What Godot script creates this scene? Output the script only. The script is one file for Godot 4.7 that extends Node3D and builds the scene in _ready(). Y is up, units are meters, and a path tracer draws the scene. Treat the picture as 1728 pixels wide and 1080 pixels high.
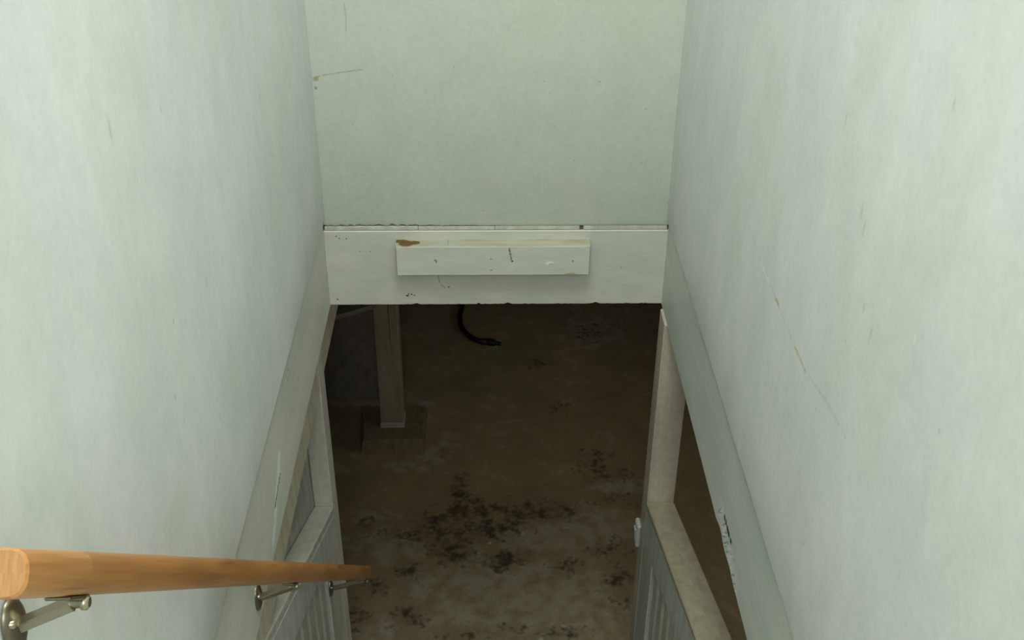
extends Node3D
# Stairwell seen from the upper landing. x right, y up, z towards the viewer; lengths in metres.
# Heights below are written relative to the eye of the camera, which is EYE above the basement floor.
const EYE := 4.2
const XL := -0.4751      # plaster face, left
const XR := 0.5249       # plaster face, right
const ZF := -2.863       # front wall and beam face
const YU := -1.51        # upper floor level, where the plaster ends
const YB := -1.79        # underside of the joist boards
const YF := -4.2         # basement floor
const YC := 1.75         # ceiling over the stairwell
const ZB := 1.4          # wall behind the camera

var names := {}
var rng := RandomNumberGenerator.new()
var M := {}

func _ready():
	# ---- camera, sky, light, exposure
	var cam := Camera3D.new(); cam.name = "camera"; add_child(cam)
	cam.position = P(0, 0, 0)
	cam.basis = Basis(Vector3.UP, -0.0255) * Basis(Vector3.RIGHT, -0.5726) * Basis(Vector3.BACK, 0.0088)
	cam.fov = rad_to_deg(2.0 * atan(540.0 / 1856.1)); cam.near = 0.05; cam.current = true
	var env := Environment.new()
	env.background_mode = Environment.BG_SKY
	var sm := ProceduralSkyMaterial.new()
	sm.sky_top_color = Color(0.82, 0.88, 0.86); sm.sky_horizon_color = Color(0.88, 0.92, 0.9)
	sm.ground_horizon_color = Color(0.6, 0.62, 0.58); sm.ground_bottom_color = Color(0.42, 0.42, 0.38)
	sm.sun_angle_max = 0.0
	var sky := Sky.new(); sky.sky_material = sm; env.sky = sky
	env.tonemap_mode = Environment.TONE_MAPPER_LINEAR
	env.tonemap_exposure = 0.94
	env.sdfgi_enabled = true; env.ssao_enabled = true; env.ssil_enabled = true
	var we := WorldEnvironment.new(); we.name = "world_environment"; we.environment = env; add_child(we)
	# light for a guessed, unseen window added behind the camera
	var al := AreaLight3D.new(); al.name = "added_window_light"; add_child(al)
	al.area_size = Vector2(0.8, 1.45); al.position = P(0.025, 0.72, ZB - 0.06)
	al.light_color = Color(0.98, 1.0, 0.975); al.light_energy = 3.6; al.shadow_enabled = true
	# lamp of an invented skylight, added to brighten the side walls and boards
	var sl := AreaLight3D.new(); sl.name = "added_skylight_lamp"; add_child(sl)
	sl.area_size = Vector2(0.7, 1.1); sl.position = P(0.025, YC - 0.02, -1.35); sl.rotation.x = -PI / 2
	sl.light_color = Color(0.98, 1.0, 0.975); sl.light_energy = 4.4; sl.shadow_enabled = true
	# added lamp lifting the basement floor, at an invented window in the right wall
	var bl := AreaLight3D.new(); bl.name = "added_basement_lamp"; add_child(bl)
	bl.area_size = Vector2(1.6, 0.7); bl.position = P(2.93, -2.5, -3.6); bl.rotation.y = PI / 2
	bl.light_color = Color(1.0, 0.98, 0.93); bl.light_energy = 1.0; bl.shadow_enabled = true
	materials()
	setting()
	balustrades()
	basement_things()
	cleat()
	handrail()

# ---------------------------------------------------------------- helpers
func P(x: float, y: float, z: float) -> Vector3: return Vector3(x, y + EYE, z)

func mb(smooth := false) -> SurfaceTool:
	var st := SurfaceTool.new(); st.begin(Mesh.PRIMITIVE_TRIANGLES)
	st.set_smooth_group(0 if smooth else -1)
	return st

func numbered(called: String) -> String:
	if not names.has(called):
		names[called] = 0
		return called
	names[called] += 1
	return "%s_%03d" % [called, names[called]]

func obj(called: String, st: SurfaceTool, m: Material, parent: Node = null) -> MeshInstance3D:
	st.generate_normals()
	var o := MeshInstance3D.new(); o.mesh = st.commit(); o.material_override = m
	if parent == null:
		o.name = numbered(called); add_child(o)
	else:
		o.name = called; parent.add_child(o, true)
	return o

func struct(called: String, st: SurfaceTool, m: Material) -> MeshInstance3D:
	var o := obj(called, st, m); o.set_meta("kind", "structure"); return o

func tag(o: Node, label: String, category: String) -> void:
	o.set_meta("label", label); o.set_meta("category", category)

func thing(called: String, at: Vector3, label: String, category: String) -> Node3D:
	var o := Node3D.new(); o.name = numbered(called); add_child(o); o.position = at
	tag(o, label, category); return o

# a flat face, wound so that it faces away from the point `inside`
func face(st: SurfaceTool, pts: Array, inside: Vector3, uvs: Array = []) -> void:
	var n: Vector3 = (pts[1] - pts[0]).cross(pts[2] - pts[0])
	var flip: bool = n.dot(pts[0] - inside) > 0.0
	for k in range(1, pts.size() - 1):
		var ix := [0, k + 1, k] if flip else [0, k, k + 1]
		for i in ix:
			var p: Vector3 = pts[i]
			st.set_uv(uvs[i] if uvs.size() else (Vector2(p.z, -p.y) if absf(n.x) > absf(n.y) and absf(n.x) > absf(n.z) else (Vector2(p.x, p.z) if absf(n.y) > absf(n.z) else Vector2(p.x, -p.y))))
			st.add_vertex(p)

# chamfered box
func cbox(st: SurfaceTool, c: Vector3, s: Vector3, b := 0.002, bs := Basis.IDENTITY) -> void:
	var h := s * 0.5
	var f := func(v: Vector3) -> Vector3: return c + bs * v
	for a in 3:
		var u := (a + 1) % 3
		var w := (a + 2) % 3
		for sg in [-1.0, 1.0]:
			var pts := []
			for k in [[-1, -1], [1, -1], [1, 1], [-1, 1]]:
				var v := Vector3.ZERO
				v[a] = sg * h[a]; v[u] = k[0] * (h[u] - b); v[w] = k[1] * (h[w] - b)
				pts.append(f.call(v))
			face(st, pts, c)
		for s1 in [-1.0, 1.0]:
			for s2 in [-1.0, 1.0]:
				var p1 := Vector3.ZERO; var p2 := Vector3.ZERO
				p1[u] = s1 * h[u]; p1[w] = s2 * (h[w] - b)
				p2[u] = s1 * (h[u] - b); p2[w] = s2 * h[w]
				var e := Vector3.ZERO; e[a] = h[a] - b
				face(st, [f.call(p1 - e), f.call(p1 + e), f.call(p2 + e), f.call(p2 - e)], c)
	for sx in [-1.0, 1.0]:
		for sy in [-1.0, 1.0]:
			for sz in [-1.0, 1.0]:
				var g := Vector3(sx, sy, sz)
				face(st, [f.call(g * Vector3(h.x, h.y - b, h.z - b)), f.call(g * Vector3(h.x - b, h.y, h.z - b)), f.call(g * Vector3(h.x - b, h.y - b, h.z))], c)

func span(st: SurfaceTool, a: Vector3, b: Vector3, ch := 0.002) -> void:   # chamfered box between two corners
	cbox(st, (a + b) * 0.5, (b - a).abs(), ch)

# closed solid from two matching outlines
func loft(st: SurfaceTool, a: Array, b: Array, caps := true) -> void:
	var c := Vector3.ZERO
	for p in a: c += p
	for p in b: c += p
	c /= a.size() + b.size()
	for i in a.size():
		var j := (i + 1) % a.size()
		face(st, [a[i], a[j], b[j], b[i]], c)
	if caps:
		face(st, a, c); face(st, b, c)

# tube with any outline swept along points; outline in (side, up) metres
func sweep(st: SurfaceTool, path: Array, outline: Array, side: Vector3, caps := true, scales: Array = []) -> void:
	var rings := []
	var run := 0.0
	var runs := []
	for i in path.size():
		var d: Vector3 = (path[mini(i + 1, path.size() - 1)] - path[maxi(i - 1, 0)]).normalized()
		var s := (side - d * side.dot(d)).normalized()
		var up := s.cross(d)
		if i > 0: run += (path[i] - path[i - 1]).length()
		runs.append(run)
		var k: float = scales[i] if scales.size() else 1.0
		var ring := []
		for q in outline: ring.append(path[i] + s * q.x * k + up * q.y * k)
		rings.append(ring)
	var n := outline.size()
	for i in path.size() - 1:
		for j in n:
			var j2 := (j + 1) % n
			var uv := [Vector2(runs[i], float(j) / n), Vector2(runs[i], float(j + 1) / n), Vector2(runs[i + 1], float(j + 1) / n), Vector2(runs[i + 1], float(j) / n)]
			face(st, [rings[i][j], rings[i][j2], rings[i + 1][j2], rings[i + 1][j]], (path[i] + path[i + 1]) * 0.5, uv)
	if caps:
		st.set_smooth_group(-1)
		face(st, rings[0], path[1]); face(st, rings[-1], path[-2])
		st.set_smooth_group(0)

func circle(r: float, n := 16, ry := 0.0) -> Array:
	var o := []
	for i in n: o.append(Vector2(cos(TAU * i / n) * r, sin(TAU * i / n) * (ry if ry > 0.0 else r)))
	return o

# ---------------------------------------------------------------- textures
func noise(sd: int, freq: float, oct := 4) -> FastNoiseLite:
	var n := FastNoiseLite.new(); n.seed = sd; n.frequency = freq; n.fractal_octaves = oct
	n.noise_type = FastNoiseLite.TYPE_SIMPLEX_SMOOTH
	return n

# bytes of a noise picture; sx, sy stretch it
func nbytes(w: int, h: int, sd: int, freq: float, sx := 1.0, sy := 1.0, oct := 4) -> PackedByteArray:
	var im := noise(sd, freq, oct).get_image(maxi(4, int(w / sx)), maxi(4, int(h / sy)))
	im.resize(w, h, Image.INTERPOLATE_CUBIC); im.convert(Image.FORMAT_L8)
	return im.get_data()

# picture of a base colour varied by noise layers: [bytes, red, green, blue] each +-
func mottled(w: int, h: int, base: Color, layers: Array) -> Image:
	var d := PackedByteArray(); d.resize(w * h * 3)
	var b := [base.r * 255.0, base.g * 255.0, base.b * 255.0]
	for i in w * h:
		var r: float = b[0]; var g: float = b[1]; var bl: float = b[2]
		for l in layers:
			var v: float = (l[0][i] - 128) / 128.0
			r += v * l[1]; g += v * l[2]; bl += v * l[3]
		d[i * 3] = clampi(int(r), 0, 255); d[i * 3 + 1] = clampi(int(g), 0, 255); d[i * 3 + 2] = clampi(int(bl), 0, 255)
	return Image.create_from_data(w, h, false, Image.FORMAT_RGB8, d)

var edge := FastNoiseLite.new()
# a ragged-edged spot, centre and radii in pixels
func spot(im: Image, cx: float, cy: float, rx: float, ry: float, c: Color, a := 1.0, rag := 0.5, turn := 0.0) -> void:
	var R := maxf(rx, ry) * 1.6 + 2.0
	for y in range(maxi(0, int(cy - R)), mini(im.get_height(), int(cy + R) + 1)):
		for x in range(maxi(0, int(cx - R)), mini(im.get_width(), int(cx + R) + 1)):
			var dx := (x - cx) * cos(turn) + (y - cy) * sin(turn)
			var dy := -(x - cx) * sin(turn) + (y - cy) * cos(turn)
			var q := sqrt(dx * dx / (rx * rx) + dy * dy / (ry * ry)) + rag * edge.get_noise_2d(x * 6.0, y * 6.0)
			var k := clampf((1.0 - q) * minf(rx, ry) * 0.7 + 0.5, 0.0, 1.0) * a
			if k > 0.0: im.set_pixel(x, y, im.get_pixel(x, y).lerp(c, k))

# a wandering scratch through points in pixels
func scratch(im: Image, pts: Array, r: float, c: Color, a := 1.0, skip := 0.0) -> void:
	for i in pts.size() - 1:
		var L: float = (pts[i + 1] - pts[i]).length()
		for k in int(L / maxf(r * 0.8, 0.7)):
			var p: Vector2 = pts[i].lerp(pts[i + 1], k * maxf(r * 0.8, 0.7) / L)
			if rng.randf() < skip: continue
			spot(im, p.x + rng.randf_range(-0.6, 0.6) * r, p.y + rng.randf_range(-0.6, 0.6) * r, r * rng.randf_range(0.6, 1.3), r * rng.randf_range(0.6, 1.3), c, a * rng.randf_range(0.5, 1.0), 0.4)

func tex(im: Image) -> ImageTexture:
	im.generate_mipmaps()
	return ImageTexture.create_from_image(im)

func mat(c: Color, rough := 0.6, t: Texture2D = null) -> StandardMaterial3D:
	var m := StandardMaterial3D.new(); m.albedo_color = c; m.roughness = rough
	if t: m.albedo_texture = t
	return m

func relief(m: StandardMaterial3D, t: Texture2D, cm: float) -> StandardMaterial3D:
	m.heightmap_enabled = true; m.heightmap_texture = t; m.heightmap_scale = cm; return m

func tri(m: StandardMaterial3D, s: Vector3) -> StandardMaterial3D:
	m.uv1_triplanar = true; m.uv1_scale = s; return m

# wall picture coordinates: u along z from ZF, v down to YU; the same 2.4 mm grid goes on behind the viewer
const WW := 1400
const WH := 840
func wpx(z: float, y: float) -> Vector2: return Vector2((z - ZF) / 3.4 * WW, (0.53 - y) / 2.04 * WH)

func materials():
	rng.seed = 7
	edge.seed = 3; edge.frequency = 0.05
	M.paint_white = Color(0.845, 0.875, 0.83)
	for side in 2:
		var sd: int = 20 + side * 10
		var im := mottled(WW, WH, Color(0.855, 0.868, 0.855), [
			[nbytes(WW, WH, sd, 0.010, 1.0, 2.0), 6, 5, 6], [nbytes(WW, WH, sd + 1, 0.035, 1.0, 1.6), 4, 3.5, 3.5], [nbytes(WW, WH, sd + 2, 0.12, 1.0, 1.0), 4, 4, 4], [nbytes(WW, WH, sd + 3, 0.006, 1.0, 2.0), -3, -1, -5]])
		if side == 1:
			# the hairline crack along the right wall: white chips, then ochre crumbs
			var pts := []
			for q in [[-1.95, -1.035], [-1.83, -1.052], [-1.76, -1.049], [-1.68, -1.051], [-1.556, -1.055], [-1.474, -1.053], [-1.344, -1.022], [-1.25, -1.015]]: pts.append(wpx(q[0], q[1]))
			scratch(im, pts, 0.7, Color(0.66, 0.69, 0.64), 0.35, 0.45)
			scratch(im, [wpx(-1.835, -1.052), wpx(-1.75, -1.049)], 1.3, Color(0.93, 0.95, 0.93), 0.9, 0.3)
			scratch(im, [wpx(-1.70, -1.051), wpx(-1.675, -1.051)], 1.4, Color(0.72, 0.62, 0.46), 0.8, 0.2)
			scratch(im, [wpx(-1.55, -1.055), wpx(-1.47, -1.053)], 1.1, Color(0.75, 0.68, 0.5), 0.6, 0.4)
			for q in [[-1.35, -0.72], [-1.37, -0.70], [-1.25, -0.83], [-1.5, -0.62]]: spot(im, wpx(q[0], q[1]).x, wpx(q[0], q[1]).y, 1.2, 5, Color(0.78, 0.70, 0.56), 0.5)
		else:
			for q in [[-2.2, -0.86, 2.0, 3.0], [-1.4, -0.9, 1.5, 2.0], [-1.6, -0.95, 1.2, 4.0], [-1.55, -1.2, 1.2, 3.0], [-1.3, -0.55, 1.3, 6.0]]: spot(im, wpx(q[0], q[1]).x, wpx(q[0], q[1]).y, q[2], q[3], Color(0.6, 0.63, 0.58), 0.35)
			spot(im, wpx(-1.25, -1.16).x, wpx(-1.25, -1.16).y, 26, 16, Color(0.80, 0.80, 0.72), 0.35, 0.9)
		for k in 60:
			spot(im, rng.randf() * WW, rng.randf() * WH, rng.randf_range(0.7, 1.4), rng.randf_range(0.8, 3.0), Color(0.68, 0.70, 0.62) if k % 3 else Color(0.93, 0.95, 0.92), 0.5)
		var m := mat(Color.WHITE, 0.62, tex(im))
		var hb := mottled(WW, WH, Color(0.5, 0.5, 0.5), [[nbytes(WW, WH, sd + 5, 0.10, 1.0, 1.0), 45, 45, 45], [nbytes(WW, WH, sd + 6, 0.03, 1.0, 1.3), 50, 50, 50]])
		M["plaster%d" % side] = relief(m, tex(hb), 0.07)
	# front wall, 1.0 m wide, picture from YC to YU
	var fi := mottled(800, 800, Color(0.785, 0.808, 0.765), [[nbytes(800, 800, 51, 0.008), 3, 2.5, 3], [nbytes(800, 800, 52, 0.05), 4, 4, 4], [nbytes(800, 800, 53, 0.004), -3, -1, -4]])  # base kept darker than the side walls to stand for weaker light
	var fp := func(x: float, y: float) -> Vector2: return Vector2((x - XL) * 800.0, (-0.51 - y) * 800.0)
	scratch(fi, [fp.call(-0.47, -1.062), fp.call(-0.42, -1.052), fp.call(-0.335, -1.04)], 1.2, Color(0.62, 0.58, 0.42), 0.6, 0.3)
	spot(fi, fp.call(-0.464, -1.066).x, fp.call(-0.464, -1.066).y, 6, 5, Color(0.60, 0.56, 0.38), 0.7)
	spot(fi, fp.call(-0.466, -1.092).x, fp.call(-0.466, -1.092).y, 3, 3, Color(0.55, 0.5, 0.38), 0.7)
	scratch(fi, [fp.call(-0.373, -0.86), fp.call(-0.37, -0.90), fp.call(-0.373, -0.935)], 1.0, Color(0.66, 0.64, 0.5), 0.6, 0.3)
	for k in 26: spot(fi, rng.randf() * 800, rng.randf_range(250, 800), rng.randf_range(0.7, 2.0), rng.randf_range(0.7, 2.0), Color(0.56, 0.55, 0.48), 0.5)
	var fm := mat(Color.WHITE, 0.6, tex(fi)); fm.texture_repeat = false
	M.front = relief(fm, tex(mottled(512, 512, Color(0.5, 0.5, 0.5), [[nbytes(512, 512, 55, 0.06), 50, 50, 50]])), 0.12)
	# beam across the front, 1.03 x 0.28 m at 1 mm
	var bi := mottled(1030, 290, Color(0.79, 0.795, 0.755), [[nbytes(1030, 290, 61, 0.01, 3.0, 1.0), 7, 6, 6], [nbytes(1030, 290, 62, 0.08, 5.0, 1.0), 4, 4, 4]])  # darkened along with the front wall, dimmer light put into the colour
	var bp := func(x: float, y: float) -> Vector2: return Vector2((x + 0.49) * 1000.0, (-1.51 - y) * 1000.0)
	var dirt := Color(0.24, 0.18, 0.12)
	for q in [[-0.447, -1.548, 2.2, 1.8], [-0.438, -1.555, 1.6, 2.2], [-0.418, -1.556, 2.0, 1.6], [-0.247, -1.758, 4.5, 3.0], [-0.243, -1.752, 1.6, 3.0], [-0.234, -1.753, 2.2, 2.6], [-0.226, -1.757, 2.4, 1.8], [-0.12, -1.727, 2.4, 2.0], [-0.46, -1.77, 3, 2], [0.40, -1.66, 2, 1.4], [-0.38, -1.6, 1.5, 1.5], [-0.35, -1.6, 1.4, 1.2]]:
		spot(bi, bp.call(q[0], q[1]).x, bp.call(q[0], q[1]).y, q[2], q[3], dirt, 0.85)
	scratch(bi, [bp.call(-0.152, -1.67), bp.call(-0.15, -1.70), bp.call(-0.143, -1.72), bp.call(-0.13, -1.73)], 1.0, Color(0.5, 0.46, 0.36), 0.6, 0.2)
	scratch(bi, [bp.call(0.32, -1.655), bp.call(0.42, -1.66)], 0.8, Color(0.68, 0.66, 0.58), 0.4, 0.4)
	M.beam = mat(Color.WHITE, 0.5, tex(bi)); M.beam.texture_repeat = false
	# side joist boards, 1.7 x 0.3 m from ZF
	for side in 2:
		var ti := mottled(1360, 240, Color(0.80, 0.805, 0.765) if side == 0 else Color(0.79, 0.813, 0.785), [[nbytes(1360, 240, 71 + side, 0.01, 4.0, 1.0), 8, 6, 7], [nbytes(1360, 240, 73 + side, 0.08, 6.0, 1.0), 4, 4, 4]])
		var tp := func(z: float, y: float) -> Vector2: return Vector2((z - ZF) * 800.0, (YU - y) * 800.0)
		if side == 0:
			# torn fibres with a dark slit
			for k in 26:
				var t := k / 26.0
				var c: Vector2 = tp.call(lerpf(-1.97, -1.80, t), lerpf(-1.655, -1.762, t) + rng.randf_range(-0.012, 0.012))
				spot(ti, c.x, c.y, 11, 7, Color(0.90, 0.94, 0.95), 0.7, 0.7, 0.7)
			scratch(ti, [tp.call(-1.955, -1.69), tp.call(-1.905, -1.70), tp.call(-1.862, -1.712)], 2.4, Color(0.1, 0.1, 0.09), 0.95, 0.1)
			for q in [[-2.17, -1.562], [-2.15, -1.575], [-2.14, -1.56]]: spot(ti, tp.call(q[0], q[1]).x, tp.call(q[0], q[1]).y, 4, 2, Color(0.42, 0.38, 0.28), 0.7)
			spot(ti, tp.call(-2.11, -1.58).x, tp.call(-2.11, -1.58).y, 14, 5, Color(0.82, 0.80, 0.70), 0.6, 0.6)
		else:
			for k in 9:
				var c: Vector2 = tp.call(lerpf(-1.88, -1.68, k / 8.0), lerpf(-1.735, -1.775, k / 8.0))
				spot(ti, c.x, c.y, 22, 20, Color(0.86, 0.90, 0.88), 0.4, 0.7)
			for k in 34:
				var t := rng.randf()
				var c: Vector2 = tp.call(lerpf(-1.89, -1.68, t), lerpf(-1.742, -1.775, t) + rng.randf_range(-0.022, 0.016))
				spot(ti, c.x, c.y, rng.randf_range(9, 20), 1.3, Color(0.95, 0.97, 0.96) if k % 3 else Color(0.50, 0.54, 0.52), 0.8, 0.25, -0.75 + rng.randf_range(-0.12, 0.12))
			for q in [[-1.838, -1.728, 3.6], [-1.822, -1.727, 2.4], [-1.803, -1.729, 5.0], [-1.788, -1.730, 4.0], [-1.765, -1.729, 3.2]]: spot(ti, tp.call(q[0], q[1]).x, tp.call(q[0], q[1]).y, q[2] * 1.7, 4.5, Color(0.05, 0.06, 0.05), 1.0, 0.5)
			for q in [[-1.75, -1.752], [-1.72, -1.74]]: spot(ti, tp.call(q[0], q[1]).x, tp.call(q[0], q[1]).y, 2.5, 2, Color(0.45, 0.47, 0.44), 0.7)
			spot(ti, tp.call(-1.66, -1.70).x, tp.call(-1.66, -1.70).y, 3, 2.5, Color(0.9, 0.93, 0.9), 0.7)
		for k in 14: spot(ti, rng.randf() * 1360, rng.randf() * 240, rng.randf_range(2, 9), 1.2, Color(0.88, 0.9, 0.86) if k % 2 else Color(0.6, 0.6, 0.54), 0.5, 0.5)
		M["joist%d" % side] = mat(Color.WHITE, 0.5, tex(ti))
	# painted joinery: streaky off-white, in several tones
	var streak := tex(mottled(512, 512, Color(0.9, 0.9, 0.9), [[nbytes(512, 512, 81, 0.02, 1.0, 8.0), 14, 14, 15], [nbytes(512, 512, 82, 0.03), 10, 11, 14], [nbytes(512, 512, 83, 0.12), 7, 7, 7]]))
	var along := tex(mottled(512, 512, Color(0.88, 0.88, 0.88), [[nbytes(512, 512, 84, 0.03, 1.0, 3.0), 16, 17, 20], [nbytes(512, 512, 85, 0.015), 20, 21, 25], [nbytes(512, 512, 86, 0.15), 10, 10, 10]]))
	M.joinery = tri(mat(Color(0.84, 0.84, 0.79), 0.5, streak), Vector3.ONE * 2.0)
	M.joinery_cool = tri(mat(Color(0.84, 0.86, 0.83), 0.5, streak), Vector3.ONE * 2.0)
	M.cap_cream = tri(mat(Color(0.735, 0.70, 0.60), 0.5, along), Vector3.ONE * 2.0)
	M.cap_grey = tri(mat(Color(0.83, 0.83, 0.77), 0.5, along), Vector3.ONE * 2.0)
	M.post_cream = tri(mat(Color(0.84, 0.80, 0.73), 0.5, streak), Vector3.ONE * 2.0)
	M.header = tri(mat(Color(0.84, 0.81, 0.72), 0.6, streak), Vector3(2, 2, 2))
	M.lining = tri(mat(Color(0.70, 0.72, 0.66), 0.7, along), Vector3.ONE * 1.3)
	M.concrete = tri(mat(Color(0.54, 0.51, 0.47), 0.9, along), Vector3.ONE * 1.5)
	M.ledge_lit = tri(mat(Color(0.74, 0.73, 0.62), 0.9, along), Vector3.ONE * 3.0)  # paler than the concrete: light on the upward face, put into the colour
	M.column = tri(mat(Color(0.66, 0.64, 0.53), 0.6, streak), Vector3.ONE * 1.7)
	M.dark_wood = mat(Color(0.22, 0.18, 0.14), 0.8)
	# handrail timber: grain runs along u
	var gi := mottled(1024, 128, Color(0.74, 0.53, 0.32), [[nbytes(1024, 128, 91, 0.03, 14.0, 1.0), 18, 16, 14], [nbytes(1024, 128, 92, 0.16, 20.0, 1.0), 10, 9, 8], [nbytes(1024, 128, 93, 0.01, 2.0, 1.0), 9, 6, 3]])
	for k in 9: spot(gi, rng.randf() * 1024, rng.randf() * 128, rng.randf_range(14, 40), rng.randf_range(0.8, 1.6), Color(0.46, 0.29, 0.15), 0.6, 0.5)
	M.rail = mat(Color(0.88, 0.85, 0.80), 0.42, tex(gi)); M.rail.uv1_scale = Vector3(0.8, 1, 1)
	M.rail_pale = mat(Color(1, 1, 1), 0.42, M.rail.albedo_texture); M.rail_pale.uv1_scale = Vector3(0.8, 1, 1); M.rail_pale.uv1_offset = Vector3(0.37, 0.2, 0)
	var ei := mottled(128, 128, Color(0.68, 0.50, 0.32), [[nbytes(128, 128, 95, 0.12, 1.0, 6.0), 12, 12, 10]])
	spot(ei, 50, 70, 3, 1.5, Color(0.2, 0.13, 0.08), 0.9)
	M.rail_end = tri(mat(Color.WHITE, 0.6, tex(ei)), Vector3.ONE * 14.0)
	M.nickel = mat(Color(0.66, 0.63, 0.55), 0.3); M.nickel.metallic = 0.9
	M.nickel_dark = mat(Color(0.5, 0.47, 0.40), 0.35); M.nickel_dark.metallic = 0.9
	M.plastic = mat(Color(0.72, 0.74, 0.71), 0.4)
	M.hose = mat(Color(0.06, 0.065, 0.07), 0.55)
	M.hose_red = mat(Color(0.26, 0.10, 0.13), 0.5)
	M.fillet = tri(mat(Color(0.86, 0.86, 0.80), 0.5, streak), Vector3.ONE * 2.0)
	M.seam = mat(Color(0.40, 0.36, 0.28), 0.9)
	# cleat faces: top is yellowed, toned down against the overhead light, and has a rust-brown stain
	var ct := mottled(580, 60, Color(0.70, 0.695, 0.62), [[nbytes(580, 60, 101, 0.02, 4.0, 1.0), 7, 9, 18], [nbytes(580, 60, 102, 0.1, 3.0, 1.0), 5, 5, 6]])
	for q in [[16, 14, 20, 15], [30, 32, 22, 24], [54, 26, 16, 15], [62, 24, 9, 10], [8, 10, 12, 10]]: spot(ct, q[0], q[1], q[2], q[3], Color(0.42, 0.29, 0.13), 0.95, 0.35)
	scratch(ct, [Vector2(200, 8), Vector2(280, 12), Vector2(330, 10)], 1.4, Color(0.5, 0.47, 0.36), 0.7, 0.2)
	for q in [[430, 6], [450, 7], [520, 8], [540, 9], [560, 7]]: spot(ct, q[0], q[1], 10, 2, Color(0.46, 0.4, 0.26), 0.7)
	spot(ct, 520, 24, 34, 14, Color(0.74, 0.66, 0.40), 0.5, 0.7); spot(ct, 450, 30, 50, 12, Color(0.80, 0.74, 0.50), 0.5, 0.7); spot(ct, 300, 24, 120, 8, Color(0.82, 0.76, 0.56), 0.4, 0.7)
	spot(ct, 155, 20, 1.0, 22, Color(0.5, 0.45, 0.34), 0.7, 0.1)
	M.cleat_top = mat(Color.WHITE, 0.55, tex(ct)); M.cleat_top.texture_repeat = false
	var cf := mottled(580, 100, Color(0.80, 0.81, 0.77), [[nbytes(580, 100, 103, 0.02, 5.0, 1.0), 6, 5, 5], [nbytes(580, 100, 104, 0.12, 5.0, 1.0), 4, 4, 4]])
	scratch(cf, [Vector2(337, 2), Vector2(341, 24), Vector2(345, 48)], 2.4, Color(0.40, 0.34, 0.24), 0.8, 0.1)
	spot(cf, 347, 50, 3, 3, Color(0.25, 0.21, 0.15), 0.9)
	for q in [[114, 46, 3, 3], [283, 42, 2.5, 2.5], [283, 82, 3, 2], [530, 50, 2.5, 3], [118, 50, 2, 5]]: spot(cf, q[0], q[1], q[2], q[3], Color(0.42, 0.36, 0.25), 0.75)
	spot(cf, 460, 57, 12, 7, Color(0.95, 0.96, 0.92), 0.8, 0.9); spot(cf, 464, 61, 7, 2, Color(0.55, 0.54, 0.46), 0.6, 0.9); spot(cf, 525, 97, 16, 3, Color(0.62, 0.48, 0.28), 0.5)
	M.cleat_front = mat(Color.WHITE, 0.5, tex(cf)); M.cleat_front.texture_repeat = false
	M.floor = floor_material()

# floor spots: centre x, z and half sizes in metres
const DARK := [[-0.15, -4.84, 0.05, 0.04], [-0.17, -4.72, 0.07, 0.08], [-0.09, -4.56, 0.20, 0.11], [-0.21, -4.47, 0.20, 0.11], [-0.33, -4.37, 0.11, 0.06], [0.03, -4.45, 0.18, 0.08],
	[0.26, -4.56, 0.23, 0.08], [-0.21, -4.25, 0.11, 0.10], [-0.27, -4.32, 0.08, 0.10], [-0.05, -4.36, 0.16, 0.06], [0.07, -4.18, 0.10, 0.08], [0.17, -4.21, 0.07, 0.05],
	[0.61, -5.01, 0.12, 0.08], [0.65, -4.86, 0.15, 0.07], [0.70, -4.63, 0.13, 0.06], [0.43, -5.50, 0.07, 0.05], [0.33, -5.99, 0.08, 0.07], [0.72, -6.36, 0.11, 0.12],
	[-0.42, -4.10, 0.08, 0.08], [-0.57, -4.02, 0.08, 0.07], [-0.64, -3.83, 0.08, 0.12], [0.65, -4.01, 0.08, 0.15], [-0.40, -3.80, 0.09, 0.08], [-0.52, -4.39, 0.10, 0.04],
	[-0.66, -4.44, 0.06, 0.06], [0.41, -4.13, 0.09, 0.06], [0.58, -4.24, 0.10, 0.04], [-0.14, -3.69, 0.12, 0.05], [0.33, -3.69, 0.14, 0.04], [0.10, -3.72, 0.07, 0.04], [0.71, -4.28, 0.06, 0.07]]
const GREY := [[-0.24, -5.17, 0.06, 0.08], [-0.33, -5.03, 0.08, 0.09], [-0.47, -4.94, 0.14, 0.04], [-0.59, -4.34, 0.17, 0.15], [-0.43, -4.28, 0.13, 0.09], [0.14, -4.36, 0.29, 0.12],
	[0.43, -4.35, 0.19, 0.14], [0.07, -4.06, 0.34, 0.19], [0.30, -3.81, 0.38, 0.19], [-0.38, -4.02, 0.11, 0.11], [0.57, -4.52, 0.18, 0.10], [0.76, -4.75, 0.14, 0.07],
	[-0.67, -4.53, 0.09, 0.07], [-0.14, -3.80, 0.18, 0.13], [0.69, -4.37, 0.13, 0.12], [-0.54, -3.73, 0.11, 0.08], [0.72, -6.36, 0.17, 0.19], [0.52, -3.95, 0.15, 0.16], [-0.54, -5.55, 0.22, 0.05]]
const FX := -1.7
const FZ := -7.3
const FS := 3.9
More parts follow.
